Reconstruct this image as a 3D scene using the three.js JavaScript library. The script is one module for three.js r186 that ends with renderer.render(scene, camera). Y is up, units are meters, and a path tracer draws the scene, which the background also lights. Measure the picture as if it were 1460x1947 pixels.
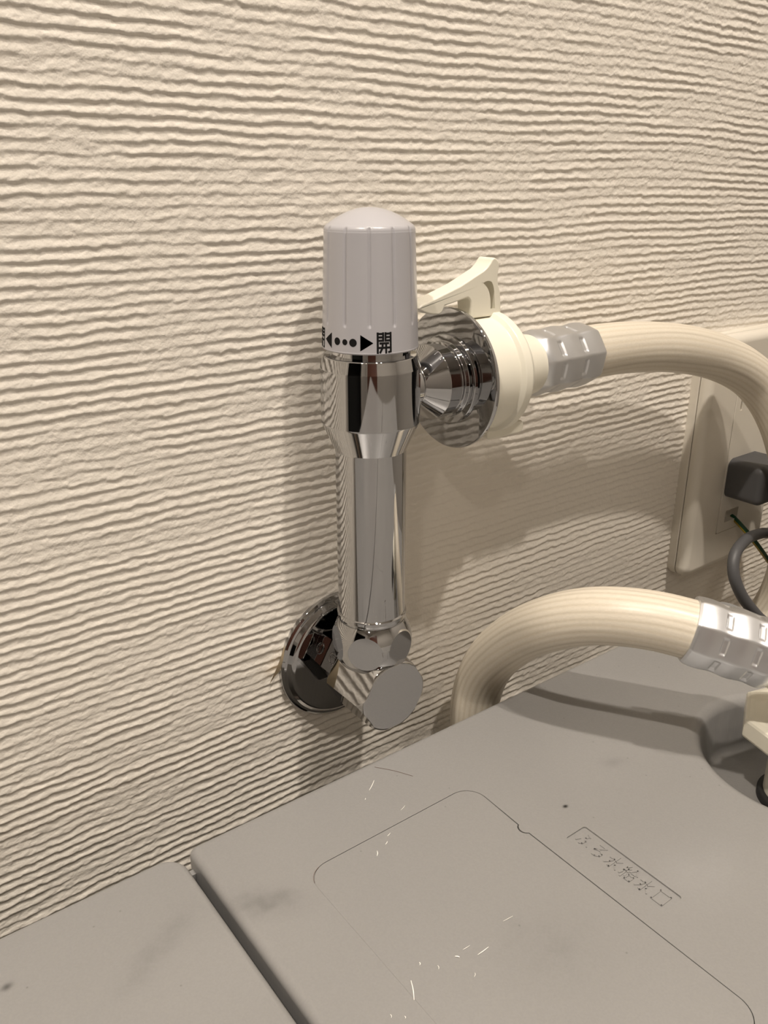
import * as THREE from 'three';
import { mergeGeometries } from 'three/addons/utils/BufferGeometryUtils.js';
import { Brush, Evaluator, SUBTRACTION, INTERSECTION } from 'three-bvh-csg';

// ---------------------------------------------------------------- camera, exposure, lamps
const scene = new THREE.Scene();
scene.background = new THREE.Color(0x000000);
const W = 1460, H = 1947, FOCAL = 1617;                    // photograph size and focal length in pixels
const YAW = 36.8 * Math.PI / 180, PITCH = 21.4 * Math.PI / 180;
const CAM = new THREE.Vector3(-0.15066, 0.16334, 0.23032);
const FWD = new THREE.Vector3(Math.sin(YAW) * Math.cos(PITCH), -Math.sin(PITCH), -Math.cos(YAW) * Math.cos(PITCH));
const RIGHT = new THREE.Vector3(Math.cos(YAW), 0, Math.sin(YAW));
const UP = new THREE.Vector3().crossVectors(RIGHT, FWD);
const camera = new THREE.PerspectiveCamera(2 * Math.atan(H / 2 / FOCAL) * 180 / Math.PI, W / H, 0.01, 20);
camera.position.copy(CAM);
camera.lookAt(CAM.clone().add(FWD));
scene.add(camera);
const renderer = new THREE.WebGLRenderer({ antialias: true });
renderer.toneMapping = THREE.LinearToneMapping;
renderer.toneMappingExposure = 1.0;
renderer.shadowMap.enabled = true;

const CEIL = 1.35, FLOOR = -1.05;
const LIGHT_COLOR = new THREE.Color(1.0, 0.90, 0.79);
const LAMPS = [                                             // x, z, candela: read from the two shadows of the hose and of the tap
  [-0.62, 0.29, 4.3],
  [0.10, 0.55, 2.8],
  [0.01, 0.36, 1.1],
  [-1.12, 1.09, 0.75],
];

// point on the plane z = const seen at a photo pixel (the plane is the wall or the thing's own distance from it)
function atZ(px, py, z) {
  const d = FWD.clone().multiplyScalar(FOCAL).addScaledVector(RIGHT, px - W / 2).addScaledVector(UP, -(py - H / 2));
  return CAM.clone().addScaledVector(d, (z - CAM.z) / d.z);
}
const mm = 0.001;

// ---------------------------------------------------------------- seeded noise
function rng(seed) { let s = seed >>> 0; return () => { s = (s + 0x6D2B79F5) >>> 0; let t = Math.imul(s ^ (s >>> 15), 1 | s); t = (t + Math.imul(t ^ (t >>> 7), 61 | t)) ^ t; return ((t ^ (t >>> 14)) >>> 0) / 4294967296; }; }
function hash2(i, j) { let h = Math.imul(i | 0, 374761393) ^ Math.imul(j | 0, 668265263); h = Math.imul(h ^ (h >>> 13), 1274126177); return ((h ^ (h >>> 16)) >>> 0) / 4294967296; }
function noise2(x, y) {                                     // value noise 0..1
  const i = Math.floor(x), j = Math.floor(y), f = x - i, g = y - j;
  const u = f * f * (3 - 2 * f), v = g * g * (3 - 2 * g);
  const a = hash2(i, j), b = hash2(i + 1, j), c = hash2(i, j + 1), d = hash2(i + 1, j + 1);
  return a + (b - a) * u + (c - a) * v + (a - b - c + d) * u * v;
}
const sstep = (a, b, x) => { const t = Math.min(1, Math.max(0, (x - a) / (b - a))); return t * t * (3 - 2 * t); };
function noiseTexture(n, fn, srgb) {
  const a = new Uint8Array(n * n * 4);
  for (let j = 0; j < n; j++) for (let i = 0; i < n; i++) {
    const c = fn(i, j); const k = (j * n + i) * 4;
    for (let q = 0; q < 3; q++) a[k + q] = Math.max(0, Math.min(255, Math.round(255 * (Array.isArray(c) ? c[q] : c))));
    a[k + 3] = 255;
  }
  const t = new THREE.DataTexture(a, n, n); t.magFilter = THREE.LinearFilter; t.wrapS = t.wrapT = THREE.RepeatWrapping;
  if (srgb) t.colorSpace = THREE.SRGBColorSpace; t.needsUpdate = true; return t;
}

// ---------------------------------------------------------------- helpers
const taken = {};
function numbered(name) { const k = taken[name] = (taken[name] ?? -1) + 1; return k ? `${name}_${String(k).padStart(3, '0')}` : name; }
function mesh(name, geo, mat, parent) { const m = new THREE.Mesh(geo, mat); m.name = parent ? name : numbered(name); m.castShadow = m.receiveShadow = true; (parent || scene).add(m); return m; }
function tag(o, label, category, group) { o.userData.label = label; o.userData.category = category; if (group) o.userData.group = group; return o; }
function thing(name, label, category, group) { const g = new THREE.Group(); g.name = numbered(name); scene.add(g); return tag(g, label, category, group); }
function struct(name, geo, mat, label, category = 'room') { const m = mesh(name, geo, mat); m.userData.kind = 'structure'; m.userData.label = label; m.userData.category = category; return m; }
const box = (x0, x1, y0, y1, z0, z1) => new THREE.BoxGeometry(x1 - x0, y1 - y0, z1 - z0).translate((x0 + x1) / 2, (y0 + y1) / 2, (z0 + z1) / 2);
function geo(pos, nor, uv, idx) {
  const g = new THREE.BufferGeometry();
  g.setAttribute('position', new THREE.BufferAttribute(new Float32Array(pos), 3));
  g.setAttribute('normal', new THREE.BufferAttribute(new Float32Array(nor), 3));
  g.setAttribute('uv', new THREE.BufferAttribute(new Float32Array(uv), 2));
  g.setIndex(idx); return g;
}
// surface of revolution about y; points [r, y, fillet]; flats keep exact normals, fillets are true arcs
function lathe(pts, seg = 96) {
  const out = []; const n = pts.length;
  const push = (r, y, nr, ny) => out.push([r, y, nr, ny]);
  let prev = pts[0]; const seqs = [];
  for (let i = 1; i < n; i++) {
    const p = pts[i], f = p[2] || 0;
    if (i < n - 1 && f > 0) {
      const q = pts[i + 1];
      const a = new THREE.Vector2(prev[0] - p[0], prev[1] - p[1]), b = new THREE.Vector2(q[0] - p[0], q[1] - p[1]);
      const la = a.length(), lb = b.length(); a.normalize(); b.normalize();
      const ang = Math.acos(Math.max(-1, Math.min(1, a.dot(b))));
      let t = f / Math.tan(ang / 2); t = Math.min(t, la * 0.95, lb * 0.48); const R = t * Math.tan(ang / 2);
      const A = [p[0] + a.x * t, p[1] + a.y * t], B = [p[0] + b.x * t, p[1] + b.y * t];
      const bis = a.clone().add(b).normalize(); const C = [p[0] + bis.x * R / Math.sin(ang / 2), p[1] + bis.y * R / Math.sin(ang / 2)];
      seqs.push({ line: [prev, A] });
      let t0 = Math.atan2(A[1] - C[1], A[0] - C[0]), t1 = Math.atan2(B[1] - C[1], B[0] - C[0]);
      let d = t1 - t0; while (d > Math.PI) d -= 2 * Math.PI; while (d < -Math.PI) d += 2 * Math.PI;
      seqs.push({ arc: [C, R, t0, d] }); prev = B;
    } else { seqs.push({ line: [prev, p] }); prev = p; }
  }
  for (const s of seqs) {
    if (s.line) {
      const [a, b] = s.line; const dx = b[0] - a[0], dy = b[1] - a[1], l = Math.hypot(dx, dy); if (l < 1e-9) continue;
      out.push(null); push(a[0], a[1], dy / l, -dx / l); push(b[0], b[1], dy / l, -dx / l);
    } else {
      const [C, R, t0, d] = s.arc, k = Math.max(4, Math.ceil(Math.abs(d) / 0.12)), sg = d > 0 ? 1 : -1; out.push(null);
      for (let i = 0; i <= k; i++) { const t = t0 + d * i / k; push(C[0] + R * Math.cos(t), C[1] + R * Math.sin(t), sg * Math.cos(t), sg * Math.sin(t)); }
    }
  }
  const pos = [], nor = [], uv = [], idx = []; let row = 0, last = -1;
  for (const o of out) {
    if (!o) { last = -1; continue; }
    for (let j = 0; j <= seg; j++) { const t = 2 * Math.PI * j / seg, c = Math.cos(t), s = Math.sin(t); pos.push(o[0] * s, o[1], o[0] * c); nor.push(o[2] * s, o[3], o[2] * c); uv.push(j / seg, o[1]); }
    if (last >= 0) for (let j = 0; j < seg; j++) { const a = last * (seg + 1) + j, b = row * (seg + 1) + j; if (out) { idx.push(a, a + 1, b + 1, a, b + 1, b); } }
    last = row; row++;
  }
  return geo(pos, nor, uv, idx);
}
// parametric sheet with normals from finite differences; u, v in 0..1
function sheet(nu, nv, fn, flip = false, du = 1e-4, dv = 1e-4) {
  const pos = [], nor = [], uv = [], idx = [];
  const A = new THREE.Vector3(), B = new THREE.Vector3();
  for (let j = 0; j <= nv; j++) for (let i = 0; i <= nu; i++) {
    const u = i / nu, v = j / nv, p = fn(u, v); pos.push(...p); uv.push(u, v);
    const pu = fn(u + du, v), mu = fn(u - du, v), pv = fn(u, Math.min(1, v + dv)), mv = fn(u, Math.max(0, v - dv));
    A.set(pu[0] - mu[0], pu[1] - mu[1], pu[2] - mu[2]); B.set(pv[0] - mv[0], pv[1] - mv[1], pv[2] - mv[2]);
    A.cross(B).normalize(); if (flip) A.negate(); nor.push(A.x, A.y, A.z);
    if (i < nu && j < nv) { const a = j * (nu + 1) + i, b = a + nu + 1; flip ? idx.push(a, b, b + 1, a, b + 1, a + 1) : idx.push(a, b + 1, b, a, a + 1, b + 1); }
  }
  return geo(pos, nor, uv, idx);
}
// tube along a curve; rad(t, angle, s) in metres; parallel-transport frames
function sweep(points, rad, { along = 200, around = 48, closed = false, caps = true, tension = 0.5, uLen = 1 } = {}) {
  const curve = points instanceof THREE.Curve ? points : new THREE.CatmullRomCurve3(points, closed, 'centripetal', tension);
  const L = curve.getLength(), P = [], T = [];
  for (let i = 0; i <= along; i++) { P.push(curve.getPointAt(i / along)); T.push(curve.getTangentAt(i / along)); }
  let N = new THREE.Vector3(0, 1, 0); if (Math.abs(T[0].dot(N)) > 0.9) N.set(1, 0, 0);
  N.addScaledVector(T[0], -N.dot(T[0])).normalize(); const fr = [];
  for (let i = 0; i <= along; i++) { N = N.clone().addScaledVector(T[i], -N.dot(T[i])).normalize(); fr.push([N, new THREE.Vector3().crossVectors(T[i], N)]); }
  const pos = [], uv = [], idx = [];
  for (let i = 0; i <= along; i++) for (let j = 0; j <= around; j++) {
    const a = 2 * Math.PI * j / around, s = L * i / along, r = typeof rad === 'function' ? rad(i / along, a, s) : rad; const [n, b] = fr[i];
    pos.push(P[i].x + r * (n.x * Math.cos(a) + b.x * Math.sin(a)), P[i].y + r * (n.y * Math.cos(a) + b.y * Math.sin(a)), P[i].z + r * (n.z * Math.cos(a) + b.z * Math.sin(a)));
    uv.push(s / uLen, j / around);
    if (i < along && j < around) { const q = i * (around + 1) + j, w = q + around + 1; idx.push(q, q + 1, w + 1, q, w + 1, w); }
  }
  const g = geo(pos, new Array(pos.length).fill(0), uv, idx); g.computeVertexNormals();
  const nn = g.attributes.normal;                            // weld the seam's normals
  for (let i = 0; i <= along; i++) { const a = i * (around + 1), b = a + around; const v = new THREE.Vector3(nn.getX(a) + nn.getX(b), nn.getY(a) + nn.getY(b), nn.getZ(a) + nn.getZ(b)).normalize(); nn.setXYZ(a, v.x, v.y, v.z); nn.setXYZ(b, v.x, v.y, v.z); }
  if (!caps) return g;
  const parts = [g];
  for (const [i, sg] of [[0, -1], [along, 1]]) {
    const p = [P[i].x, P[i].y, P[i].z], n = [T[i].x * sg, T[i].y * sg, T[i].z * sg], u = [0, 0], ix = [];
    for (let j = 0; j <= around; j++) { const q = (i * (around + 1) + j) * 3; p.push(pos[q], pos[q + 1], pos[q + 2]); n.push(T[i].x * sg, T[i].y * sg, T[i].z * sg); u.push(0, 0); if (j) sg > 0 ? ix.push(0, j, j + 1) : ix.push(0, j + 1, j); }
    parts.push(geo(p, n, u, ix));
  }
  return mergeGeometries(parts);
}
// rounded rectangle outline, counter-clockwise in (x, y): points with outward normals
function roundRect(x0, x1, y0, y1, r, k = 10) {
  const rr = Array.isArray(r) ? r : [r, r, r, r], out = [];
  const cs = [[x1 - rr[0], y1 - rr[0], 0, rr[0]], [x0 + rr[1], y1 - rr[1], 1, rr[1]], [x0 + rr[2], y0 + rr[2], 2, rr[2]], [x1 - rr[3], y0 + rr[3], 3, rr[3]]];
  for (const [cx, cy, q, R] of cs) for (let i = 0; i <= k; i++) { const t = Math.PI / 2 * (q + i / k); out.push([cx + R * Math.cos(t), cy + R * Math.sin(t), Math.cos(t), Math.sin(t)]); }
  return out;
}
// slab whose top edge is rolled with radius f; outline lies in (x, y), thickness along +z from z0 to z1
function slab(outline, z0, z1, f, fk = 7) {
  const pos = [], nor = [], uv = [], idx = [], n = outline.length;
  const ring = (ins, z, cn, cz) => { for (let i = 0; i <= n; i++) { const o = outline[i % n]; pos.push(o[0] - o[2] * ins, o[1] - o[3] * ins, z); nor.push(o[2] * cn, o[3] * cn, cz); uv.push(o[0], o[1]); } };
  let rows = 0; const join = (a, b) => { for (let i = 0; i < n; i++) { const q = a * (n + 1) + i, w = b * (n + 1) + i; idx.push(q, q + 1, w + 1, q, w + 1, w); } };
  ring(0, z0, 1, 0); ring(0, z1 - f, 1, 0); join(0, 1); rows = 2;
  for (let k = 0; k <= fk; k++) { const t = Math.PI / 2 * k / fk; ring(f * (1 - Math.cos(t)), z1 - f + f * Math.sin(t), Math.cos(t), Math.sin(t)); if (k) join(rows - 1, rows); rows++; }
  const body = geo(pos, nor, uv, idx);
  const cap = (ins, z, up) => { const s = new THREE.Shape(outline.map(o => new THREE.Vector2(o[0] - o[2] * ins, o[1] - o[3] * ins))); const g = new THREE.ShapeGeometry(s); if (!up) { const ix = g.index.array; for (let i = 0; i < ix.length; i += 3) { const t = ix[i]; ix[i] = ix[i + 1]; ix[i + 1] = t; } const nn = g.attributes.normal; for (let i = 0; i < nn.count; i++) nn.setXYZ(i, 0, 0, -1); } return g.translate(0, 0, z); };
  return mergeGeometries([body, cap(f, z1, true), cap(0, z0, false)]);
}
const evaluator = new Evaluator(); evaluator.useGroups = false; evaluator.attributes = ['position', 'normal', 'uv'];
function csg(a, b, op) { const A = a.isBrush ? a : new Brush(a), B = b.isBrush ? b : new Brush(b); A.updateMatrixWorld(); B.updateMatrixWorld(); return evaluator.evaluate(A, B, op); }
const polyShape = pts => new THREE.Shape(pts.map(p => new THREE.Vector2(p[0], p[1])));
const prism = (pts, z0, z1) => new THREE.ExtrudeGeometry(polyShape(pts), { depth: z1 - z0, bevelEnabled: false }).translate(0, 0, z0);

// ---------------------------------------------------------------- materials
const grain = noiseTexture(256, (i, j) => 0.5 * hash2(i, j) + 0.5 * noise2(i / 4, j / 4) ** 1);
const M = {
  wall: new THREE.MeshStandardMaterial({ color: new THREE.Color().setRGB(0.80, 0.755, 0.68), roughness: 0.92 }),
  plainWall: new THREE.MeshStandardMaterial({ color: new THREE.Color().setRGB(0.42, 0.40, 0.37), roughness: 0.9 }),
  ceiling: new THREE.MeshStandardMaterial({ color: new THREE.Color().setRGB(0.55, 0.53, 0.50), roughness: 0.95 }),
  floor: new THREE.MeshStandardMaterial({ color: new THREE.Color().setRGB(0.14, 0.095, 0.06), roughness: 0.5 }),
  wood: new THREE.MeshStandardMaterial({ color: new THREE.Color().setRGB(0.11, 0.045, 0.03), roughness: 0.45 }),
  darkVoid: new THREE.MeshStandardMaterial({ color: new THREE.Color().setRGB(0.03, 0.03, 0.028), roughness: 0.9 }),
  chrome: new THREE.MeshStandardMaterial({ color: new THREE.Color().setRGB(0.50, 0.50, 0.505), metalness: 1, roughness: 0.035 }),
  cap: new THREE.MeshPhysicalMaterial({ color: new THREE.Color().setRGB(0.44, 0.435, 0.462), roughness: 0.32, clearcoat: 0.4, clearcoatRoughness: 0.12 }),
  ink: new THREE.MeshPhysicalMaterial({ color: new THREE.Color().setRGB(0.012, 0.012, 0.012), roughness: 0.85, specularIntensity: 0.25 }),
  whitePlastic: new THREE.MeshPhysicalMaterial({ color: new THREE.Color().setRGB(0.80, 0.77, 0.66), roughness: 0.28 }),
  ferrule: new THREE.MeshStandardMaterial({ color: new THREE.Color().setRGB(0.72, 0.73, 0.75), metalness: 1, roughness: 0.40 }),
  plate: new THREE.MeshPhysicalMaterial({ color: new THREE.Color().setRGB(0.68, 0.64, 0.56), roughness: 0.35 }),
  plug: new THREE.MeshStandardMaterial({ color: new THREE.Color().setRGB(0.075, 0.075, 0.078), roughness: 0.5 }),
  dark: new THREE.MeshStandardMaterial({ color: new THREE.Color().setRGB(0.02, 0.02, 0.02), roughness: 0.6 }),
  washer: new THREE.MeshPhysicalMaterial({ color: new THREE.Color().setRGB(1, 1, 1), roughness: 0.29 }),
  streak: new THREE.MeshPhysicalMaterial({ color: new THREE.Color().setRGB(0.9, 0.88, 0.84), roughness: 0.2 }),
  hair: new THREE.MeshStandardMaterial({ color: new THREE.Color().setRGB(0.13, 0.07, 0.05), roughness: 0.6 }),
  flake: new THREE.MeshStandardMaterial({ color: new THREE.Color().setRGB(0.58, 0.47, 0.31), roughness: 0.85 }),
};
M.wall.bumpMap = grain; M.wall.bumpScale = 0.00012;

// ---------------------------------------------------------------- room shell
{ // combed plaster wallpaper: real ridges in and around the view, plain sheet beyond
  const PER = 3.2 * mm;
  const relief = (x, y) => {
    const wx = x * 1000, wy = y * 1000;                     // millimetres
    let u = y / PER + 1.1 * (noise2(wx / 150 + 3, wy / 100 + 7) - 0.5) + 0.42 * (noise2(wx / 46, wy / 24 + 31) - 0.5) + 0.26 * (noise2(wx / 12 + 9, wy / 7) - 0.5) + 0.22 * (noise2(wx / 3.0, wy / 2.4 + 50) - 0.5) + 0.10 * (noise2(wx / 1.2 + 5, wy / 1.3) - 0.5);
    const id = Math.floor(u), f = u - id;
    const patch = sstep(0.30, 0.62, noise2(wx / 26 + 11, wy / 9 + 5)) * 0.6 + 0.4 * noise2(wx / 9 + id * 13.7, id * 5.3);
    const amp = 0.16 + 0.62 * patch;
    const p = f < 0.76 ? 1 - sstep(0, 0.9, f / 0.76) : sstep(0.76, 1, f);
    const rough = 0.16 * noise2(wx / 1.8 + 70, wy / 0.9) + 0.09 * noise2(wx / 0.9, wy / 0.6 + 20) + (1 - patch) * 0.22 * noise2(wx / 3.2 + 40, wy / 1.5 + 8);
    return (amp * p * 0.62 + rough * 0.9) * mm;
  };
  const axis = (lo, a, b, hi, step) => { const o = [lo]; const n = Math.round((b - a) / step); for (let i = 0; i <= n; i++) o.push(a + (b - a) * i / n); o.push(hi); return o; };
  const xs = axis(-1.6, -0.34, 0.36, 0.75, 0.9 * mm), ys = axis(FLOOR, -0.10, 0.262, CEIL, 0.32 * mm);
  const nx = xs.length, ny = ys.length, h = new Float32Array(nx * ny), pos = new Float32Array(nx * ny * 3), nor = new Float32Array(nx * ny * 3), uv = new Float32Array(nx * ny * 2), idx = new Uint32Array((nx - 1) * (ny - 1) * 6);
  for (let j = 0; j < ny; j++) for (let i = 0; i < nx; i++) {
    const inside = i > 1 && i < nx - 2 && j > 1 && j < ny - 2;
    h[j * nx + i] = inside ? relief(xs[i], ys[j]) - 0.5 * mm : 0;
  }
  let q = 0;
  for (let j = 0; j < ny; j++) for (let i = 0; i < nx; i++) {
    const k = j * nx + i, i0 = Math.max(0, i - 1), i1 = Math.min(nx - 1, i + 1), j0 = Math.max(0, j - 1), j1 = Math.min(ny - 1, j + 1);
    const gx = (h[j * nx + i1] - h[j * nx + i0]) / (xs[i1] - xs[i0]), gy = (h[j1 * nx + i] - h[j0 * nx + i]) / (ys[j1] - ys[j0]), l = 1 / Math.hypot(gx, gy, 1);
    pos.set([xs[i], ys[j], h[k]], k * 3); nor.set([-gx * l, -gy * l, l], k * 3); uv.set([xs[i] / 0.06, ys[j] / 0.06], k * 2);
    if (i < nx - 1 && j < ny - 1) { idx[q++] = k; idx[q++] = k + 1; idx[q++] = k + nx + 1; idx[q++] = k; idx[q++] = k + nx + 1; idx[q++] = k + nx; }
  }
  const g = new THREE.BufferGeometry();
  g.setAttribute('position', new THREE.BufferAttribute(pos, 3)); g.setAttribute('normal', new THREE.BufferAttribute(nor, 3)); g.setAttribute('uv', new THREE.BufferAttribute(uv, 2)); g.setIndex(new THREE.BufferAttribute(idx, 1));
  const back = box(-1.6, 0.75, FLOOR, CEIL, -0.1, -0.004);
  struct('wall_back', mergeGeometries([g, back]), M.wall, 'cream wall with horizontally combed plaster texture', 'wall');
}
struct('floor', box(-1.7, 0.85, FLOOR - 0.1, FLOOR, -0.1, 1.7), M.floor, 'brown wooden floor of the washroom', 'floor');
struct('ceiling', box(-1.7, 0.85, CEIL, CEIL + 0.1, -0.1, 1.7), M.ceiling, 'plain white ceiling of the washroom', 'ceiling');
struct('wall_right', box(0.75, 0.85, FLOOR, CEIL, -0.1, 1.7), M.plainWall, 'plain pale wall to the right of the washing machine', 'wall');
struct('wall_front', box(-1.6, 0.75, FLOOR, CEIL, 1.6, 1.7), M.plainWall, 'plain pale wall facing the tap', 'wall');
// left wall: an open doorway onto an unlit passage
struct('wall_left', mergeGeometries([box(-1.7, -1.6, FLOOR, CEIL, -0.1, 0.08), box(-1.7, -1.6, FLOOR, CEIL, 1.10, 1.7), box(-1.7, -1.6, 1.0, CEIL, 0.08, 1.10)]), M.plainWall, 'plain pale wall with an open doorway', 'wall');
struct('wall_passage', mergeGeometries([box(-2.8, -2.7, FLOOR, CEIL, -0.2, 1.6), box(-2.7, -1.7, FLOOR, CEIL, -0.2, -0.1), box(-2.7, -1.7, FLOOR, CEIL, 1.5, 1.6), box(-2.7, -1.7, CEIL, CEIL + 0.1, -0.2, 1.6), box(-2.7, -1.7, FLOOR - 0.1, FLOOR, -0.2, 1.6)]), M.darkVoid, 'dark walls of the unlit passage beyond the doorway', 'wall');
{ const d = mesh('door_1', mergeGeometries([box(-1.42, -0.6, FLOOR, 1.0, 1.565, 1.6), box(-1.32, -0.7, 0.1, 0.88, 1.555, 1.568), box(-1.32, -0.7, -0.92, 0.0, 1.555, 1.568)]), M.wood); d.userData = { kind: 'structure', label: 'dark red-brown wooden door facing the tap', category: 'door' }; mesh('door_handle', box(-0.68, -0.64, -0.02, 0.02, 1.50, 1.568), M.chrome, d); }

// ---------------------------------------------------------------- ceiling lamps
const LAMP_LABELS = ['round ceiling downlight close to the combed wall, left of the washing machine', 'round ceiling downlight in front of the tap, the outer one of a close pair', 'round ceiling downlight above the tap, the one of a close pair nearer the combed wall', 'round ceiling downlight by the brown door and the open doorway'];
for (const [i, [x, z, cd]] of LAMPS.entries()) {
  const g = thing('ceiling_downlight', LAMP_LABELS[i], 'lamp', 'ceiling downlights'); g.position.set(x, CEIL, z);
  mesh('trim_ring', lathe([[0.032, 0.0], [0.034, -0.004, 0.001], [0.046, -0.004, 0.001], [0.047, 0.0]], 48), M.ceiling, g);
  mesh('lamp_glass', new THREE.CircleGeometry(0.032, 40).rotateX(Math.PI / 2).translate(0, -0.002, 0), new THREE.MeshStandardMaterial({ color: 0x888888, emissive: LIGHT_COLOR, emissiveIntensity: 110, roughness: 0.6 }), g);
  const l = new THREE.SpotLight(LIGHT_COLOR, cd, 0, 1.35, 0.35, 2); l.name = 'downlight_beam'; l.position.set(0, -0.008, 0); l.target.position.set(0, -1, 0); l.castShadow = true; l.shadow.radius = 1.1; l.shadow.mapSize.set(2048, 2048); l.shadow.camera.near = 0.05; g.add(l, l.target); l.target.name = 'beam_target';
}

// ---------------------------------------------------------------- washing machine
const TOP = -19 * mm;
const laundry = thing('washing_machine', 'light grey top-loading washing machine with moulded top below the tap', 'washing machine');
{
  // outlines are drawn in (x, -z) so that +z of the slab becomes up after the turn
  const lay = g => g.rotateX(-Math.PI / 2).translate(0, TOP, 0);          // (x, y, z) -> (x, z, -y)
  const X0 = -79.6 * mm, X1 = 189 * mm, Z0 = 38.5 * mm, Z1 = 0.52;
  const stain = noiseTexture(1024, (i, j) => {
    const x = -0.16 + 0.4 * i / 1024, z = 0.4 * j / 1024;                   // metres on the cover
    let v = 0.985 + 0.03 * (hash2(i, j) - 0.5) + 0.03 * (noise2(i / 90, j / 70) - 0.5);
    const blot = (cx, cz, rx, rz, ang, d) => { const c = Math.cos(ang), s = Math.sin(ang), a = ((x - cx) * c + (z - cz) * s) / rx, b = (-(x - cx) * s + (z - cz) * c) / rz, e = Math.exp(-(a * a + b * b)); v -= d * e * (0.35 + 0.9 * noise2(i / 5, j / 5 + 3) * noise2(i / 14 + 8, j / 11)); };
    blot(-0.0715, 0.0699, 0.009, 0.004, 0.6, 0.18); blot(-0.0665, 0.0705, 0.003, 0.002, 0.2, 0.18); blot(-0.100, 0.0665, 0.012, 0.0035, -0.5, 0.10); blot(-0.1343, 0.0551, 0.0012, 0.0009, 0, 0.45);
    blot(0.0224, 0.0930, 0.0007, 0.0005, 0, 1.2); blot(-0.02, 0.125, 0.012, 0.01, 0, 0.06); blot(0.052, 0.088, 0.004, 0.002, 0.4, 0.15);
    if (hash2(i, j + 991) > 0.99985) v -= 0.2;
    return [0.540 * v, 0.536 * v, 0.531 * v];
  }, true);
  M.washer.map = stain; M.washer.bumpMap = grain.clone(); M.washer.bumpMap.needsUpdate = true; M.washer.bumpMap.repeat.set(14, 14); M.washer.bumpScale = 0.000012;
  const planar = g => { const p = g.attributes.position, u = new Float32Array(p.count * 2); for (let i = 0; i < p.count; i++) { u[2 * i] = (p.getX(i) + 0.16) / 0.4; u[2 * i + 1] = p.getZ(i) / 0.4; } g.setAttribute('uv', new THREE.BufferAttribute(u, 2)); return g; };
  // service panel outline with the finger notch on its right side
  const panelOutline = (ins, nr) => {
    const o = roundRect(-57 * mm + Math.min(ins, 0.04 * mm), 5.6 * mm - ins, -170.5 * mm + ins, -67.8 * mm - ins, 7 * mm - ins, 12).map(p => [p[0], p[1]]);
    const zc = -92.4 * mm, xr = 5.6 * mm - ins, notch = [];
    for (let i = 0; i <= 14; i++) { const t = -Math.PI / 2 - Math.PI * i / 14; notch.push([xr + 0.6 * mm + nr * Math.cos(t), zc + nr * Math.sin(t)]); }
    // the right side runs from the last corner point up to the first corner point
    return [...o, ...notch.filter(p => p[0] <= xr)];
  };
  const cover0 = slab(roundRect(X0, X1, -Z1, -Z0, [9 * mm, 3 * mm, 8 * mm, 30 * mm], 10), -30 * mm, 0, 2.6 * mm, 9);
  let cover = new Brush(lay(cover0));
  const cut = (g) => { cover = csg(cover, lay(g), SUBTRACTION); };
  cut(prism(panelOutline(0, 2.3 * mm), -1.6 * mm, 2 * mm));
  cut(prism(roundRect(12.2 * mm, 20.7 * mm, -137 * mm, -102.6 * mm, 0.9 * mm, 5), -0.48 * mm, 2 * mm));
  // round well for the water inlet: rolled lip, sloping wall, flat bottom
  const wellPts = [[0, 10], [44, 10], [44, 0.001]]; const R = 37.5, f = 4.6, DEEP = 21;
  for (let i = 0; i <= 9; i++) { const t = 1.35 * i / 9; wellPts.push([R - f * Math.sin(t), -f * (1 - Math.cos(t))]); }
  wellPts.push([30.6, -DEEP, 4], [0, -DEEP]);
  const well = lathe(wellPts.map(p => [p[0] * mm, p[1] * mm, (p[2] || 0) * mm]).reverse(), 120);
  { // smooth the rolled lip's normals
    const p = well.attributes.position, n = well.attributes.normal;
    for (let i = 0; i < p.count; i++) { const r = Math.hypot(p.getX(i), p.getZ(i)) / mm, y = p.getY(i) / mm; if (y < 0.002 && y > -f * (1 - Math.cos(1.35)) - 0.01 && r < R + 0.01) { const s = Math.min(1, (R - r) / f), c = Math.sqrt(1 - s * s); const a = Math.atan2(p.getX(i), p.getZ(i)); n.setXYZ(i, s * Math.sin(a), -c, s * Math.cos(a)); } }
  }
  const WELL = new THREE.Vector3(108 * mm, TOP, 124 * mm);
  well.translate(WELL.x, WELL.y, WELL.z);
  cover = csg(cover, well, SUBTRACTION);
  const top = mesh('top_cover', planar(cover.geometry), M.washer, laundry); top.userData.label = 'grey moulded top cover with a round inlet well';
  const panel = mesh('service_panel', planar(lay(prism(panelOutline(0.23 * mm, 2.55 * mm), -1.5 * mm, -0.02 * mm))), M.washer, laundry); panel.userData.label = 'flush rounded service panel outlined by a hairline gap';
  const side = mesh('side_cover', planar(lay(slab(roundRect(-0.36, -82.2 * mm, -Z1, -Z0, [7 * mm, 12 * mm, 12 * mm, 8 * mm], 10), -26 * mm, -0.3 * mm, 1.8 * mm, 8))), M.washer, laundry); side.userData.label = 'grey cover beside the gap';
  mesh('cabinet', planar(slab(roundRect(-0.355, 185 * mm, -0.515, -43 * mm, 25 * mm, 8), FLOOR + 0.001, TOP - 28 * mm, 1 * mm).rotateX(-Math.PI / 2)), M.washer, laundry);
  mesh('seam_rail', planar(mergeGeometries([box(-92 * mm, -70 * mm, TOP - 20 * mm, TOP - 16 * mm, 41.5 * mm, 0.5), box(-92 * mm, -70 * mm, TOP - 17 * mm, TOP - 5.2 * mm, 42.5 * mm, 44.6 * mm)])), M.washer, laundry);
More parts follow.
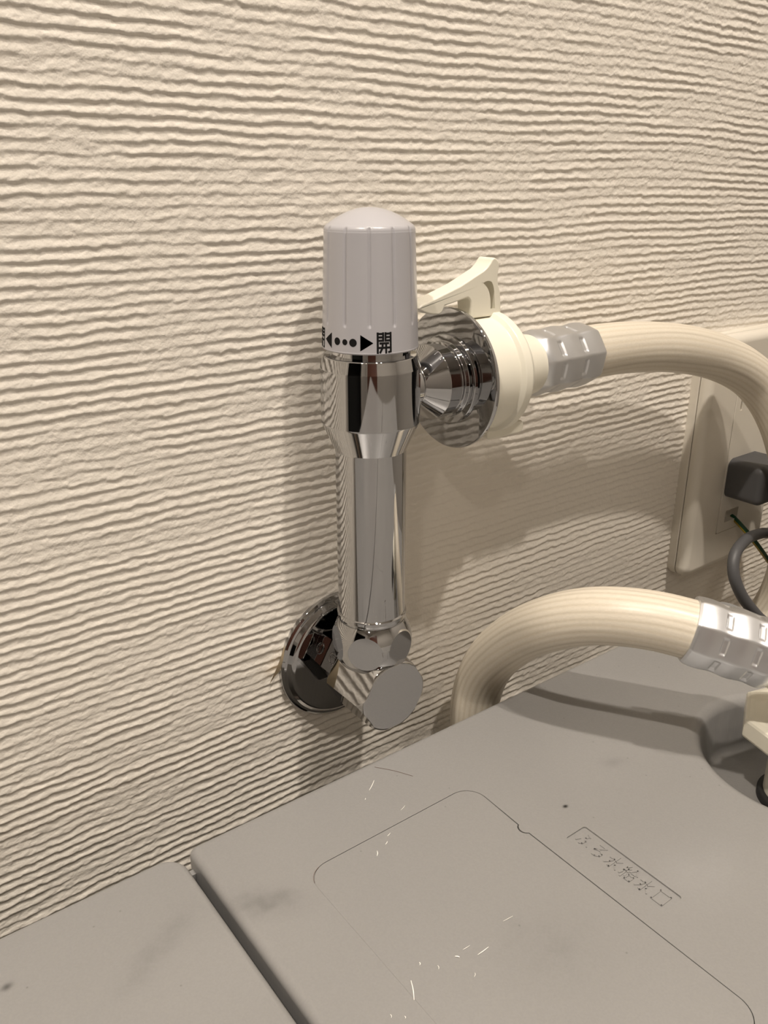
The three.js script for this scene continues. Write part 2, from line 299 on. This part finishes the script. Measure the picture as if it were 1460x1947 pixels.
  // embossed lettering in the recess: runs away from the wall, tops of the letters towards +x
  const GLYPH = {
    fu: [[[.35, .97], [.58, .86]], [[.5, .84], [.42, .66], [.6, .45], [.55, .2], [.38, .12]], [[.08, .2], [.2, .44]], [[.74, .44], [.92, .2]]],
    ro: [[[.22, .9], [.72, .9], [.2, .42]], [[.2, .42], [.55, .56], [.8, .4], [.78, .2], [.55, .07], [.35, .07]]],
    water: [[[.5, .98], [.5, .06], [.38, .12]], [[.1, .66], [.38, .66], [.28, .38], [.08, .14]], [[.85, .82], [.6, .58]], [[.55, .6], [.7, .35], [.93, .12]]],
    supply: [[[.25, .97], [.12, .76], [.28, .7]], [[.36, .8], [.1, .5], [.4, .54]], [[.25, .5], [.25, .02]], [[.12, .36], [.06, .16]], [[.38, .36], [.44, .2]], [[.7, .97], [.46, .62]], [[.7, .97], [.96, .64]], [[.58, .6], [.84, .6]], [[.54, .42], [.88, .42], [.88, .06], [.54, .06], [.54, .42]]],
    mouth: [[[.14, .86], [.86, .86], [.86, .1], [.14, .1], [.14, .86]]],
  };
  ['fu', 'ro', 'water', 'supply', 'water', 'mouth'].forEach((k, i) => {
    const gs = [], s = 4.7 * mm, hgt = 5.6 * mm, z0 = 104.1 * mm + i * 5.38 * mm, x0 = 13.6 * mm;
    for (const line of GLYPH[k]) for (let q = 1; q < line.length; q++) {
      const a = [z0 + line[q - 1][0] * s, x0 + line[q - 1][1] * hgt], b = [z0 + line[q][0] * s, x0 + line[q][1] * hgt], L = Math.hypot(b[0] - a[0], b[1] - a[1]);
      gs.push(new THREE.BoxGeometry(0.42 * mm, 0.3 * mm, L + 0.3 * mm).rotateY(Math.atan2(b[1] - a[1], b[0] - a[0])).translate((a[1] + b[1]) / 2, TOP - 0.40 * mm, (a[0] + b[0]) / 2));
    }
    mesh('embossed_character', planar(mergeGeometries(gs)), M.washer, top);
  });
  // inlet port standing in the well
  const port = mesh('inlet_port', lathe([[0.0, 24.0], [11.5, 24.0, 0.6], [11.5, 1.0, 0.5], [12.4, 0.4], [12.4, 0]].map(p => [p[0] * mm, p[1] * mm, (p[2] || 0) * mm]).reverse(), 64).translate(WELL.x + 2 * mm, TOP - DEEP * mm, WELL.z), M.whitePlastic, laundry);
  mesh('sealing_ring', lathe([[11, 0], [13.4, 0, 0], [13.4, 3.0, 1.2], [11, 3.0]].map(p => [p[0] * mm, p[1] * mm, (p[2] || 0) * mm]), 64).translate(WELL.x + 2 * mm, TOP - DEEP * mm, WELL.z), M.dark, port);
}

// ---------------------------------------------------------------- wall tap
const AX = 22 * mm;                                         // distance of the tap's axis from the wall
const tap = thing('wall_tap', 'chrome wall-mounted laundry tap with a white ribbed turning knob', 'tap');
const scaleProfile = pts => pts.map(p => [p[0] * mm, p[1] * mm, (p[2] || 0) * mm]);
const alongZ = g => g.rotateX(Math.PI / 2);                 // lathe axis y -> +z
const alongX = g => g.rotateZ(-Math.PI / 2);                // lathe axis y -> +x
{
  mesh('wall_flange', alongZ(lathe(scaleProfile([[24.6, -0.5], [24.6, 1.2, 0.4], [23.7, 1.9, 0.5], [22.9, 2.1, 0.6], [21.2, 4.0, 2.4], [9, 4.7], [0, 4.7]]), 128)), M.chrome, tap);
  const hex = (r, rot = 0) => Array.from({ length: 6 }, (_, i) => [r * Math.cos(rot + i * Math.PI / 3), r * Math.sin(rot + i * Math.PI / 3)]);
  const neckBar = new THREE.ExtrudeGeometry(polyShape(hex(10.4 * mm)), { depth: 8.0 * mm, bevelEnabled: true, bevelThickness: 0.5 * mm, bevelSize: 0.5 * mm, bevelOffset: -0.5 * mm, bevelSegments: 2 }).translate(0, 0, 5.0 * mm);
  const neck = mesh('hex_neck', neckBar, M.chrome, tap);
  { // raised maker's roundel on the neck's upper left flat
    const parts = [new THREE.TorusGeometry(2.1 * mm, 0.3 * mm, 8, 32)];
    for (const [x, y, w, hh] of [[0, 0.8, 2.2, 0.35], [0, -0.1, 0.35, 2.4], [-0.8, -0.7, 0.9, 0.3], [0.8, -0.6, 0.3, 1.1], [0.5, 0.3, 0.9, 0.3]]) parts.push(new THREE.BoxGeometry(w * mm, hh * mm, 0.6 * mm).translate(x * mm, y * mm, 0));
    const g = mergeGeometries(parts.map(p => p.toNonIndexed())); g.rotateX(-Math.PI / 2); // lies in xz, up = y
    g.rotateZ(Math.PI / 3).translate(-10.4 * 0.866 * Math.sin(Math.PI / 3) * mm, 10.4 * 0.866 * 0.5 * mm, 9.3 * mm);
    mesh('embossed_roundel', g, M.chrome, neck);
  }
  // elbow: horizontal hexagonal body whose front corners are turned off
  const elbowHex = new THREE.ExtrudeGeometry(polyShape(hex(13.9 * mm)), { depth: 21.4 * mm, bevelEnabled: true, bevelThickness: 0.35 * mm, bevelSize: 0.35 * mm, bevelOffset: -0.35 * mm, bevelSegments: 3 }).translate(0, 0, 13.4 * mm);
  const turned = alongZ(lathe(scaleProfile([[0, 12.0], [12.6, 12.0, 0], [14.4, 15], [14.4, 30, 4], [12.7, 35.1, 1.2], [0, 35.1]].slice().map(p => p)), 128));
  { const p = turned; p.scale(1, 1, 1); }
  const elbow = csg(elbowHex, turned, INTERSECTION).geometry; mesh('elbow_body', elbow.translate(0, -0.8 * mm, 0), M.chrome, tap);
  // coupling nut: ball-turned hexagon, so that each flat reads as a disc
  const camAz = -35.87 * Math.PI / 180, nutHex = prism(hex(14.35 * mm), -20 * mm, 20 * mm).rotateX(-Math.PI / 2);
  const rot = camAz - 10 * Math.PI / 180;                   // a flat looks towards this azimuth (from +z towards +x)
  nutHex.rotateY(rot - Math.PI / 2 + Math.PI / 2);
  const ball = []; for (let i = 0; i <= 22; i++) { const y = -8.2 + 16.4 * i / 22; ball.push([Math.sqrt(14.0 ** 2 - y * y) * 0.985, y]); }
  const nutBody = lathe([[0, -8.2], ...ball, [0, 8.2]].map(p => [p[0] * mm, p[1] * mm]), 128);
  { const p = nutBody.attributes.position, n = nutBody.attributes.normal; for (let i = 0; i < p.count; i++) if (Math.abs(n.getY(i)) < 0.98) { const v = new THREE.Vector3(p.getX(i), p.getY(i), p.getZ(i)).normalize(); n.setXYZ(i, v.x, v.y, v.z); } }
  const nutGeo = csg(nutBody, nutHex, INTERSECTION).geometry; nutGeo.translate(0, 16.6 * mm, AX); mesh('coupling_nut', nutGeo, M.chrome, tap);
  mesh('nut_washer', lathe(scaleProfile([[0, 24.0], [10.9, 24.0, 0], [10.9, 26.6], [0, 26.6]]), 96).translate(0, 0, AX), M.chrome, tap);
  mesh('stem_ring', lathe(scaleProfile([[0, 25.6], [11.5, 25.6, 0.2], [11.75, 26.4, 0.3], [11.75, 27.6, 0.4], [11.2, 28.0], [0, 28.0]]), 96).translate(0, 0, AX), M.chrome, tap);
  const stem = mesh('tap_body', lathe(scaleProfile([[0, 26.5], [11.25, 26.5, 0], [11.25, 84.3, 0.5], [15.35, 93.4, 1.4], [15.35, 110.4, 0.6], [14.35, 114.2, 0.5], [12.2, 114.2, 0], [12.2, 117.0], [0, 117.0]]), 160).translate(0, 0, AX), M.chrome, tap);
  stem.userData.label = 'polished chrome tube widening into a collar';
  // outlet: neck, cone, cylinder with rings, broad thin disc
  const OY = 102.4 * mm, OZ = 22.5 * mm;
  const outlet = g => alongX(g).translate(0, OY, OZ);
  const nip = mesh('outlet_nipple', outlet(lathe(scaleProfile([[0, 8], [7.2, 8], [7.2, 15.6, 0.8], [6.2, 16.4, 0.4], [11.9, 22.2, 0.35], [11.9, 26.4, 0.25], [11.45, 26.7, 0.15], [11.45, 27.4, 0.15], [12.3, 27.7, 0.25], [12.3, 29.4, 0.3], [14.4, 29.7, 0.35], [14.6, 31.0], [0, 31.0]]), 128)), M.chrome, tap);
  mesh('outlet_disc', outlet(lathe(scaleProfile([[0, 30.8], [23.0, 30.8, 0.45], [23.0, 32.4, 0.5], [0, 32.4]]), 160)), M.chrome, tap);

  // knob: ribbed cap with a domed top
  const camA = camAz, RB = 14.55, RT = 13.2, Y0 = 116.2, Y1 = 150.2;
  const rAt = y => RB + (RT - RB) * (y - Y0) / (Y1 - Y0);
  const prof = []; prof.push([0, 117.2], [13.6, 117.2], [14.3, Y0], [rAt(Y0) - 0.15, Y0]);
  const knobFn = (u, v) => {
    const a = 2 * Math.PI * u; let y, r;
    if (v < 0.06) { const t = v / 0.06; r = rAt(Y0) - 0.5 + 0.5 * Math.sin(t * Math.PI / 2); y = Y0 + 0.5 * (1 - Math.cos(t * Math.PI / 2)); }
    else if (v < 0.7) { const t = (v - 0.06) / 0.64; y = Y0 + 0.5 + (Y1 - 1.0 - Y0) * t; r = rAt(y); }
    else if (v < 0.82) { const t = (v - 0.7) / 0.12 * 1.12; const c0 = rAt(Y1) - 1.9; y = Y1 - 0.5 + 1.9 * Math.sin(t); r = c0 + 1.9 * Math.cos(t); }
    else { const t = (v - 0.82) / 0.18; const rr = rAt(Y1) - 1.9 + 1.9 * Math.cos(1.12); r = rr * (1 - t); y = Y1 - 0.5 + 1.9 * Math.sin(1.12) + (155.9 - (Y1 - 0.5 + 1.9 * Math.sin(1.12))) * (1 - (1 - t) ** 2); }
    // twelve shallow grooves
    const g = ((a - camA) / (Math.PI / 6)); const d = (g - Math.round(g)) * (Math.PI / 6) * r;
    const on = sstep(123.6, 124.8, y) * (1 - sstep(150.2, 151.4, y));
    if (on > 0) r -= on * 0.42 * (d < 0 ? Math.exp(-((d / 0.55) ** 2)) : Math.exp(-((d / 0.3) ** 2)));
    return [r * Math.sin(a) * mm, y * mm, r * Math.cos(a) * mm + AX];
  };
  const knob = mesh('knob', mergeGeometries([sheet(720, 150, knobFn, false, 2e-4, 1e-3), lathe(scaleProfile([[12.0, 116.9], [14.1, Y0]]), 64).translate(0, 0, AX)]), M.cap, tap); knob.userData.label = 'white ribbed plastic knob with black print';
  // print wrapped round the knob
  const onKnob = (s, y) => { const r = rAt(y) + 0.035, a = camA + s; return [r * Math.sin(a) * mm, y * mm, r * Math.cos(a) * mm + AX]; };
  const patchGeo = (quad) => { // quad: four [angle, y] corners, subdivided
    const pos = [], nor = [], uv = [], idx = [], n = 6, L = (a, b, t) => a + (b - a) * t;
    for (let j = 0; j <= n; j++) for (let i = 0; i <= n; i++) { const s = i / n, t = j / n, A = [L(quad[0][0], quad[1][0], s), L(quad[0][1], quad[1][1], s)], B = [L(quad[3][0], quad[2][0], s), L(quad[3][1], quad[2][1], s)], c = [L(A[0], B[0], t), L(A[1], B[1], t)]; pos.push(...onKnob(c[0], c[1])); const a = camA + c[0]; nor.push(Math.sin(a), 0, Math.cos(a)); uv.push(s, t); if (i < n && j < n) { const q = j * (n + 1) + i; idx.push(q, q + 1, q + n + 2, q, q + n + 2, q + n + 1); } }
    return geo(pos, nor, uv, idx);
  };
  const D = Math.PI / 180, YP = 119.75, rr = 14.4;
  const disc = (deg, rad) => { const pos = [], nor = [], uv = [], idx = []; for (let i = 0; i <= 28; i++) { const t = 2 * Math.PI * i / 28, q = i === 0 ? [deg * D, YP] : [deg * D + rad * Math.cos(t) / rr, YP + rad * Math.sin(t)]; pos.push(...onKnob(...q)); const a = camA + q[0]; nor.push(Math.sin(a), 0, Math.cos(a)); uv.push(0, 0); } for (let i = 1; i <= 28; i++) idx.push(0, i, i === 28 ? 1 : i + 1); return geo(pos, nor, uv, idx); };
  const tri = (b, t, h) => patchGeo([[b * D, YP - h], [b * D, YP + h], [t * D, YP + 0.02], [t * D, YP - 0.02]]);
  const glyph = (lines, deg, w, h, sw) => {
    const gs = [];
    for (const line of lines) for (let q = 1; q < line.length; q++) {
      const P = p => [(p[0] - 0.5) * w, (p[1] - 0.5) * h], a = P(line[q - 1]), b = P(line[q]), L = Math.hypot(b[0] - a[0], b[1] - a[1]), dx = (b[0] - a[0]) / L, dy = (b[1] - a[1]) / L, e = sw * 0.35;
      const c = (s, t) => [deg * D + (s[0] + dx * e * t[0] - dy * sw / 2 * t[1]) / rr, YP + s[1] + dy * e * t[0] + dx * sw / 2 * t[1]];
      gs.push(patchGeo([c(a, [-1, -1]), c(b, [1, -1]), c(b, [1, 1]), c(a, [-1, 1])]));
    }
    return mergeGeometries(gs);
  };
  const GATE = [[[.06, 1], [.06, 0]], [[.06, .96], [.42, .96]], [[.42, 1], [.42, .6]], [[.06, .79], [.42, .79]], [[.06, .62], [.42, .62]], [[.94, 1], [.94, .05], [.8, .03]], [[.58, .96], [.94, .96]], [[.58, 1], [.58, .6]], [[.58, .79], [.94, .79]], [[.58, .62], [.94, .62]]];
  const OPEN = [...GATE, [[.22, .48], [.78, .48]], [[.16, .26], [.84, .26]], [[.39, .48], [.37, .24], [.22, .02]], [[.62, .48], [.62, .0]]];
  const SHUT = [...GATE, [[.2, .40], [.8, .40]], [[.56, .54], [.56, .05], [.44, .08]], [[.54, .4], [.22, .08]]];
  for (const [n, g] of [['printed_arrow', tri(-50.4, -63.6, 2.25)], ['printed_dot', disc(-41.2, 1.1)], ['printed_dot', disc(-30.3, 0.85)], ['printed_dot', disc(-20.0, 1.15)], ['printed_arrow', tri(-11.3, 3.4, 2.3)], ['printed_character', glyph(OPEN, 16.2, 4.4, 5.6, 0.6)], ['printed_character', glyph(SHUT, -76.3, 4.4, 5.6, 0.6)]]) mesh(n, g, M.ink, knob);
}

// ---------------------------------------------------------------- water hose: from the tap, round behind the machine, to the inlet
const hoseThing = thing('water_hose', 'ivory ribbed washing machine hose linking the chrome tap to the machine', 'hose');
{
  const OY = 102.6 * mm, OZ = 22.5 * mm, V = (x, y, z) => new THREE.Vector3(x * mm, y * mm, z * mm);
  const N = (x, y, z, k = 0.97) => V(x, y, z).sub(CAM).multiplyScalar(k).add(CAM);
  const P = [V(80, 102.8, 22.5), V(94, 103.1, 22.5), V(112, 103, 22.5), V(131, 101.7, 22.5), V(152, 99, 22.7), V(169, 95.6, 23.2),
    atZ(1367, 681, 0.0240), atZ(1405, 699, 0.0258), atZ(1438, 725, 0.0285), atZ(1467, 764, 0.0330), atZ(1490, 815, 0.0380), atZ(1506, 880, 0.0415), atZ(1512, 950, 0.0405), atZ(1506, 1040, 0.034), atZ(1475, 1140, 0.0265),
    V(232, -92, 20), V(190, -128, 18.5), V(135, -140, 17.5), V(88, -118, 17), V(62, -78, 16.5), V(55.5, -40, 16.6), V(56.6, -27.6, 17.3), N(58.3, -14, 22, 0.99), N(59.7, 2.2, 34.9, 0.98), N(61.3, 14.6, 50.5), N(64.6, 20.4, 61.3), N(69.2, 23.1, 70.8), N(75.6, 23.8, 81.3), N(82.6, 22.4, 91.4), N(89.3, 20.1, 100.2)];
  const stripes = noiseTexture(512, (i, j) => { // yarn layers seen through the ivory skin
    const k = ((j + 2.5 * Math.sin(i / 512 * 2 * Math.PI + j / 60)) / 512 * 26 + 26) % 26, f = k - Math.floor(k), lane = hash2(Math.floor(k), 5);
    const line = Math.exp(-(((f - 0.5) / 0.22) ** 2)), v = 1 - (0.03 + 0.06 * lane) * line - 0.03 * hash2(i >> 3, j >> 1) - 0.02 * hash2(i, j);
    return [0.865 * v, 0.832 * v * (1 - 0.01 * line), 0.77 * v * (1 - 0.03 * line)];
  }, true);
  const hm = new THREE.MeshPhysicalMaterial({ map: stripes, roughness: 0.36 });
  mesh('hose_tube', sweep(P, (t, a) => (9.87 + 0.022 * Math.cos(26 * a)) * mm, { along: 420, around: 136, uLen: 0.06 }), hm, hoseThing);
  // crimped aluminium sleeves: eight facets, two rows of pinches
  const ferrule = (a, b, turn) => {
    const L = a.distanceTo(b), c = new THREE.LineCurve3(a, b);
    const g = sweep(c, (t, ang, s) => {
      const S = s / L, w = Math.PI / 4, q = (ang + turn) / w, k = (q - Math.floor(q) - 0.5) * w;
      const poly = 10.75 / Math.cos(k) * (1 + 0.016 * Math.cos(k / w * Math.PI));
      let r = Math.min(poly, 11.55);
      for (const sc of [0.30, 0.66]) { const e = Math.abs(S - sc) / 0.055, inFacet = sstep(0.36, 0.26, Math.abs(k) / w); r -= 0.10 * Math.exp(-e * e * 0.6) + 0.42 * inFacet * (1 - sstep(0.5, 0.72, e)); }
      r += 0.18 * Math.cos((S - 0.12) / 0.36 * 2 * Math.PI);
      if (S < 0.16) r = r * sstep(0, 1, S / 0.16) + (1 - sstep(0, 1, S / 0.16)) * (10.9 - 1.2 * (1 - S / 0.16) ** 2); if (S > 0.97) r -= 0.4 * ((S - 0.97) / 0.03);
      return r * mm;
    }, { along: 120, around: 192 });
    return g;
  };
  const f1 = mesh('crimped_sleeve', ferrule(V(66, 102.6, 22.5), V(97, 103.1, 22.5), 0.2), M.ferrule, hoseThing); f1.userData.label = 'crimped silvery metal sleeve at the tap end';
  const f2 = mesh('crimped_sleeve', ferrule(N(99.5, 16.2, 112.0), N(81.6, 22.9, 90.2), 0.15), M.ferrule, hoseThing); f2.userData.label = 'crimped silvery metal sleeve at the washing machine end';
  // white snap-on connector behind the tap's disc
  const con = mesh('snap_connector', lathe(scaleProfile([[0, 32.5], [18.6, 32.5, 0.4], [18.9, 45.5, 0.5], [20.4, 46.6, 0.6], [20.4, 49.6, 1.4], [17.6, 53.0, 3], [12.4, 57.5, 3], [10.6, 66], [10.2, 69], [0, 69]]), 128).rotateZ(-Math.PI / 2).translate(0, OY, OZ), M.whitePlastic, hoseThing); con.userData.label = 'milky white plastic snap-on connector';
  const lever = new THREE.Shape();
  lever.moveTo(15.2, 126.6); lever.quadraticCurveTo(16.2, 127.8, 18.7, 128.1); lever.lineTo(32.1, 132.2); lever.lineTo(41.6, 136.2); lever.quadraticCurveTo(44.0, 137.6, 45.0, 139.2); lever.quadraticCurveTo(46.0, 140.6, 47.6, 139.3); lever.quadraticCurveTo(48.8, 138.2, 48.5, 136.6); lever.quadraticCurveTo(47.6, 133.0, 49.2, 130); lever.quadraticCurveTo(50.0, 127.5, 50.3, 121.6);
  lever.lineTo(37.2, 121.6); lever.lineTo(37.0, 124.6); lever.quadraticCurveTo(36.9, 127.9, 35.3, 128.3); lever.lineTo(29.9, 127.2); lever.lineTo(25.9, 126.5); lever.lineTo(25.4, 125.4); lever.quadraticCurveTo(24.6, 124.0, 23.3, 124.0); lever.quadraticCurveTo(18, 124.4, 15.2, 126.6);
  const slot = new THREE.Path(); slot.moveTo(40.6, 132.4); slot.quadraticCurveTo(43.4, 134.2, 45.7, 132.9); slot.quadraticCurveTo(47.1, 131.2, 47.3, 128.4); slot.lineTo(47.9, 123.6); slot.lineTo(44.9, 123.6); slot.quadraticCurveTo(44.9, 128.0, 43.4, 130.2); slot.quadraticCurveTo(42.2, 131.6, 40.6, 132.4); lever.holes.push(slot);
  const lg = new THREE.ExtrudeGeometry(lever, { depth: 5.6, bevelEnabled: true, bevelThickness: 0.7, bevelSize: 0.5, bevelOffset: -0.5, bevelSegments: 4, curveSegments: 10 }).translate(0, 0, 19.7).scale(mm, mm, mm);
  const lv = mesh('release_lever', lg, M.whitePlastic, con); lv.userData.label = 'white latch lever hooked over the chrome disc';
  mesh('lower_lug', new THREE.ExtrudeGeometry(polyShape(roundRect(46, 63.5, 79.6, 84.2, 1.8, 5)), { depth: 6, bevelEnabled: true, bevelThickness: 0.6, bevelSize: 0.6, bevelOffset: -0.6, bevelSegments: 3 }).translate(0, 0, 20).scale(mm, mm, mm), M.whitePlastic, con);
  // white elbow and union nut on the machine's inlet
  const el = mesh('inlet_elbow', sweep([N(97.2, 17.1, 109.2), V(97.5, 17.6, 117.5), V(105, 13.0, 122.8), V(109, 6, 124), V(110, -4, 124)], (t) => (9.6 + 1.6 * sstep(0, 0.3, t)) * mm, { along: 60, around: 48 }), M.whitePlastic, hoseThing); el.userData.label = 'white plastic elbow over the inlet';
  const nutPts = Array.from({ length: 8 }, (_, i) => [23.2 * mm * Math.cos(i * Math.PI / 4 + 0.12), 23.2 * mm * Math.sin(i * Math.PI / 4 + 0.12)]);
  mesh('union_nut', new THREE.ExtrudeGeometry(polyShape(nutPts), { depth: 5.4 * mm, bevelEnabled: true, bevelThickness: 2.2 * mm, bevelSize: 4.5 * mm, bevelOffset: -4.5 * mm, bevelSegments: 4 }).rotateX(-Math.PI / 2).translate(110 * mm, -12.6 * mm, 124 * mm), M.whitePlastic, hoseThing);
}

// ---------------------------------------------------------------- wall socket, plug, cord, earth wire
const socket = thing('wall_socket', 'cream wall socket plate with earth terminal on the combed wall', 'socket');
{
  const x0 = 203 * mm, x1 = 273 * mm, y0 = -26 * mm, y1 = 95.5 * mm;
  mesh('mounting_frame', slab(roundRect(x0, x1, y0, y1, 6 * mm, 8), -0.5 * mm, 4.2 * mm, 0.5 * mm, 4), M.plate, socket);
  mesh('inner_frame', slab(roundRect(x0 + 1.6 * mm, x1 - 1.6 * mm, y0 + 1.6 * mm, y1 - 1.6 * mm, 4.6 * mm, 8), 4.0 * mm, 4.9 * mm, 0.1 * mm, 2), M.plate, socket);
  let cover = new Brush(slab(roundRect(x0 + 0.2 * mm, x1 - 0.2 * mm, y0 + 0.2 * mm, y1 - 0.2 * mm, 5.8 * mm, 8), 4.75 * mm, 10.2 * mm, 4.2 * mm, 9));
  cover = csg(cover, box(226.4 * mm, 249.6 * mm, -6.6 * mm, 76.1 * mm, 6 * mm, 12 * mm), SUBTRACTION);
  mesh('cover_plate', cover.geometry, M.plate, socket);
  let mod = new Brush(slab(roundRect(226.7 * mm, 249.3 * mm, -6.3 * mm, 75.8 * mm, 0.8 * mm, 4), 5.5 * mm, 10.5 * mm, 0.3 * mm, 3));
  for (const [cx, cy, w, h] of [[231.6, 62, 1.8, 8], [244.4, 62, 1.8, 8], [238, 1.8, 11.5, 6.4]]) mod = csg(mod, box((cx - w / 2) * mm, (cx + w / 2) * mm, (cy - h / 2) * mm, (cy + h / 2) * mm, 6.2 * mm, 12 * mm), SUBTRACTION);
  mesh('socket_module', mod.geometry, M.plate, socket);
}
const plug = thing('power_plug', 'dark grey power plug with grey cord pushed into the wall socket', 'plug');
{
  const body = slab(roundRect(-13.2 * mm, 13.2 * mm, -10.2 * mm, 10.2 * mm, 4 * mm, 8), 0, 19 * mm, 3.2 * mm, 7);
  mesh('plug_body', body.translate(241 * mm, 23.4 * mm, 10.5 * mm), M.plug, plug);
  const V = (x, y, z) => new THREE.Vector3(x * mm, y * mm, z * mm);
  const c = [V(250, 22, 19), V(260, 18, 18), V(265, 9, 18), atZ(1482, 1008, 0.019), atZ(1448, 1014, 0.024), atZ(1416, 1028, 0.030), atZ(1396, 1058, 0.034), atZ(1395, 1092, 0.037), atZ(1410, 1132, 0.041), atZ(1437, 1168, 0.045), atZ(1468, 1203, 0.048), V(240, -85, 51), V(246, -130, 50), V(250, -220, 45)];
  mesh('cord', sweep(c, 2.75 * mm, { along: 220, around: 20 }), M.plug, plug);
}
{
  const tex = noiseTexture(64, (i, j) => { const a = (j / 64 + 0.30) % 1; return a > 0.5 ? [0.62, 0.52, 0.14] : [0.05, 0.28, 0.16]; }, true);
  const g = sweep([atZ(1391, 981, 0.0075), atZ(1402, 992, 0.012), atZ(1420, 1012, 0.0175), atZ(1440, 1037, 0.021), atZ(1460, 1065, 0.0195), atZ(1478, 1092, 0.013), new THREE.Vector3(0.297, -0.07, 0.008), new THREE.Vector3(0.302, -0.2, 0.008)], 1.35 * mm, { along: 120, around: 16 });
  tag(mesh('earth_wire', g, new THREE.MeshStandardMaterial({ map: tex, roughness: 0.45 })), 'green and yellow striped earth wire leaving the socket terminal', 'wire');
}

// ---------------------------------------------------------------- small flake, white streaks and hairs
{ // curled flake of wallpaper backing sticking out beside the flange
  const A = [-22.4, 11.2, 0.9], B = [-30.9, -0.9, 3.4], C = [-24.9, 1.2, 0.7];
  const g = sheet(10, 16, (u, v) => { const q = v ** 0.9, e = k => A[k] + ((B[k] + (C[k] - B[k]) * u) - A[k]) * q; return [e(0) * mm, (e(1) + 0.5 * Math.sin(3 * u) * q) * mm, (e(2) + 0.7 * Math.sin(Math.PI * q)) * mm]; });
  const back = g.clone().translate(0, 0, -0.25 * mm);
  tag(mesh('paper_flake', mergeGeometries([g, back]), M.flake), 'small tan paper flake curling out beside the chrome wall flange', 'paper scrap');
}
{
  const streakEnds = [[-22.1, 50.6, -18.0, 47.6, .26], [-25.3, 52.8, -25.8, 53.4, .2], [-28.2, 69.8, -29.7, 70.3, .2], [-31.0, 72.0, -32.2, 72.7, .22], [-35.7, 73.3, -36.9, 74.9, .28], [-54.6, 112.9, -57.3, 117.5, .3], [-49.7, 110.1, -50.1, 110.8, .28], [-46.6, 113.5, -47.1, 114.5, .18], [-41.4, 114.1, -40.6, 115.0, .3], [-36.5, 117.2, -32.7, 117.1, .24], [-38.5, 113.8, -36.2, 113.9, .14], [-40.6, 120.6, -41.5, 121.4, .15], [-24.0, 113.5, -20.8, 113.8, .12], [-19.7, 63.9, -17.3, 63.0, .14], [-64.1, 117.1, -64.4, 117.9, .18], [-61.7, 119.4, -61.9, 120.0, .18]];  // thin glossy white streaks raised on the machine top: ends and width
  const where = (x, z, L) => `${L > 3.6 ? 'long bright' : L > 2 ? 'short thin' : 'tiny'} white streak ${z < 67 ? 'on the grey top between service panel and wall' : x < -57 ? 'on the grey top between service panel and gap' : z < 90 ? 'on the service panel near its edge facing the wall' : 'out on the open face of the service panel'}`;
  for (const [x, z, x2, z2, w] of streakEnds) {
    const a = new THREE.Vector3(x * mm, TOP + 0.1 * mm, z * mm), b = new THREE.Vector3(x2 * mm, TOP + 0.1 * mm, z2 * mm), m = a.clone().lerp(b, 0.5).add(new THREE.Vector3(0.12 * mm, 0.08 * mm, 0.1 * mm));
    tag(mesh('white_streak', sweep([a, m, b], t => w * 0.5 * (0.4 + 0.6 * Math.sin(Math.PI * (0.1 + 0.8 * t))) * mm, { along: 12, around: 8 }), M.streak), where(x, z, Math.hypot(x2 - x, z2 - z)), 'streak', 'white streaks on the machine top');
  }
  const hair = (pts, label) => tag(mesh('hair_strand', sweep(pts.map(p => new THREE.Vector3(p[0] * mm, TOP + 0.12 * mm, p[1] * mm)), 0.055 * mm, { along: 30, around: 6 }), M.hair), label, 'hair');
  hair([[-52.7, 68.4], [-54.8, 69.5], [-56.1, 71.0], [-56.9, 72.8]], 'short curved brown hair by the corner of the service panel');
  hair([[-13.9, 42.3], [-9.8, 47.8], [-6.6, 53.5]], 'fine hair on the machine top beneath the tap elbow');
}
renderer.render(scene, camera);
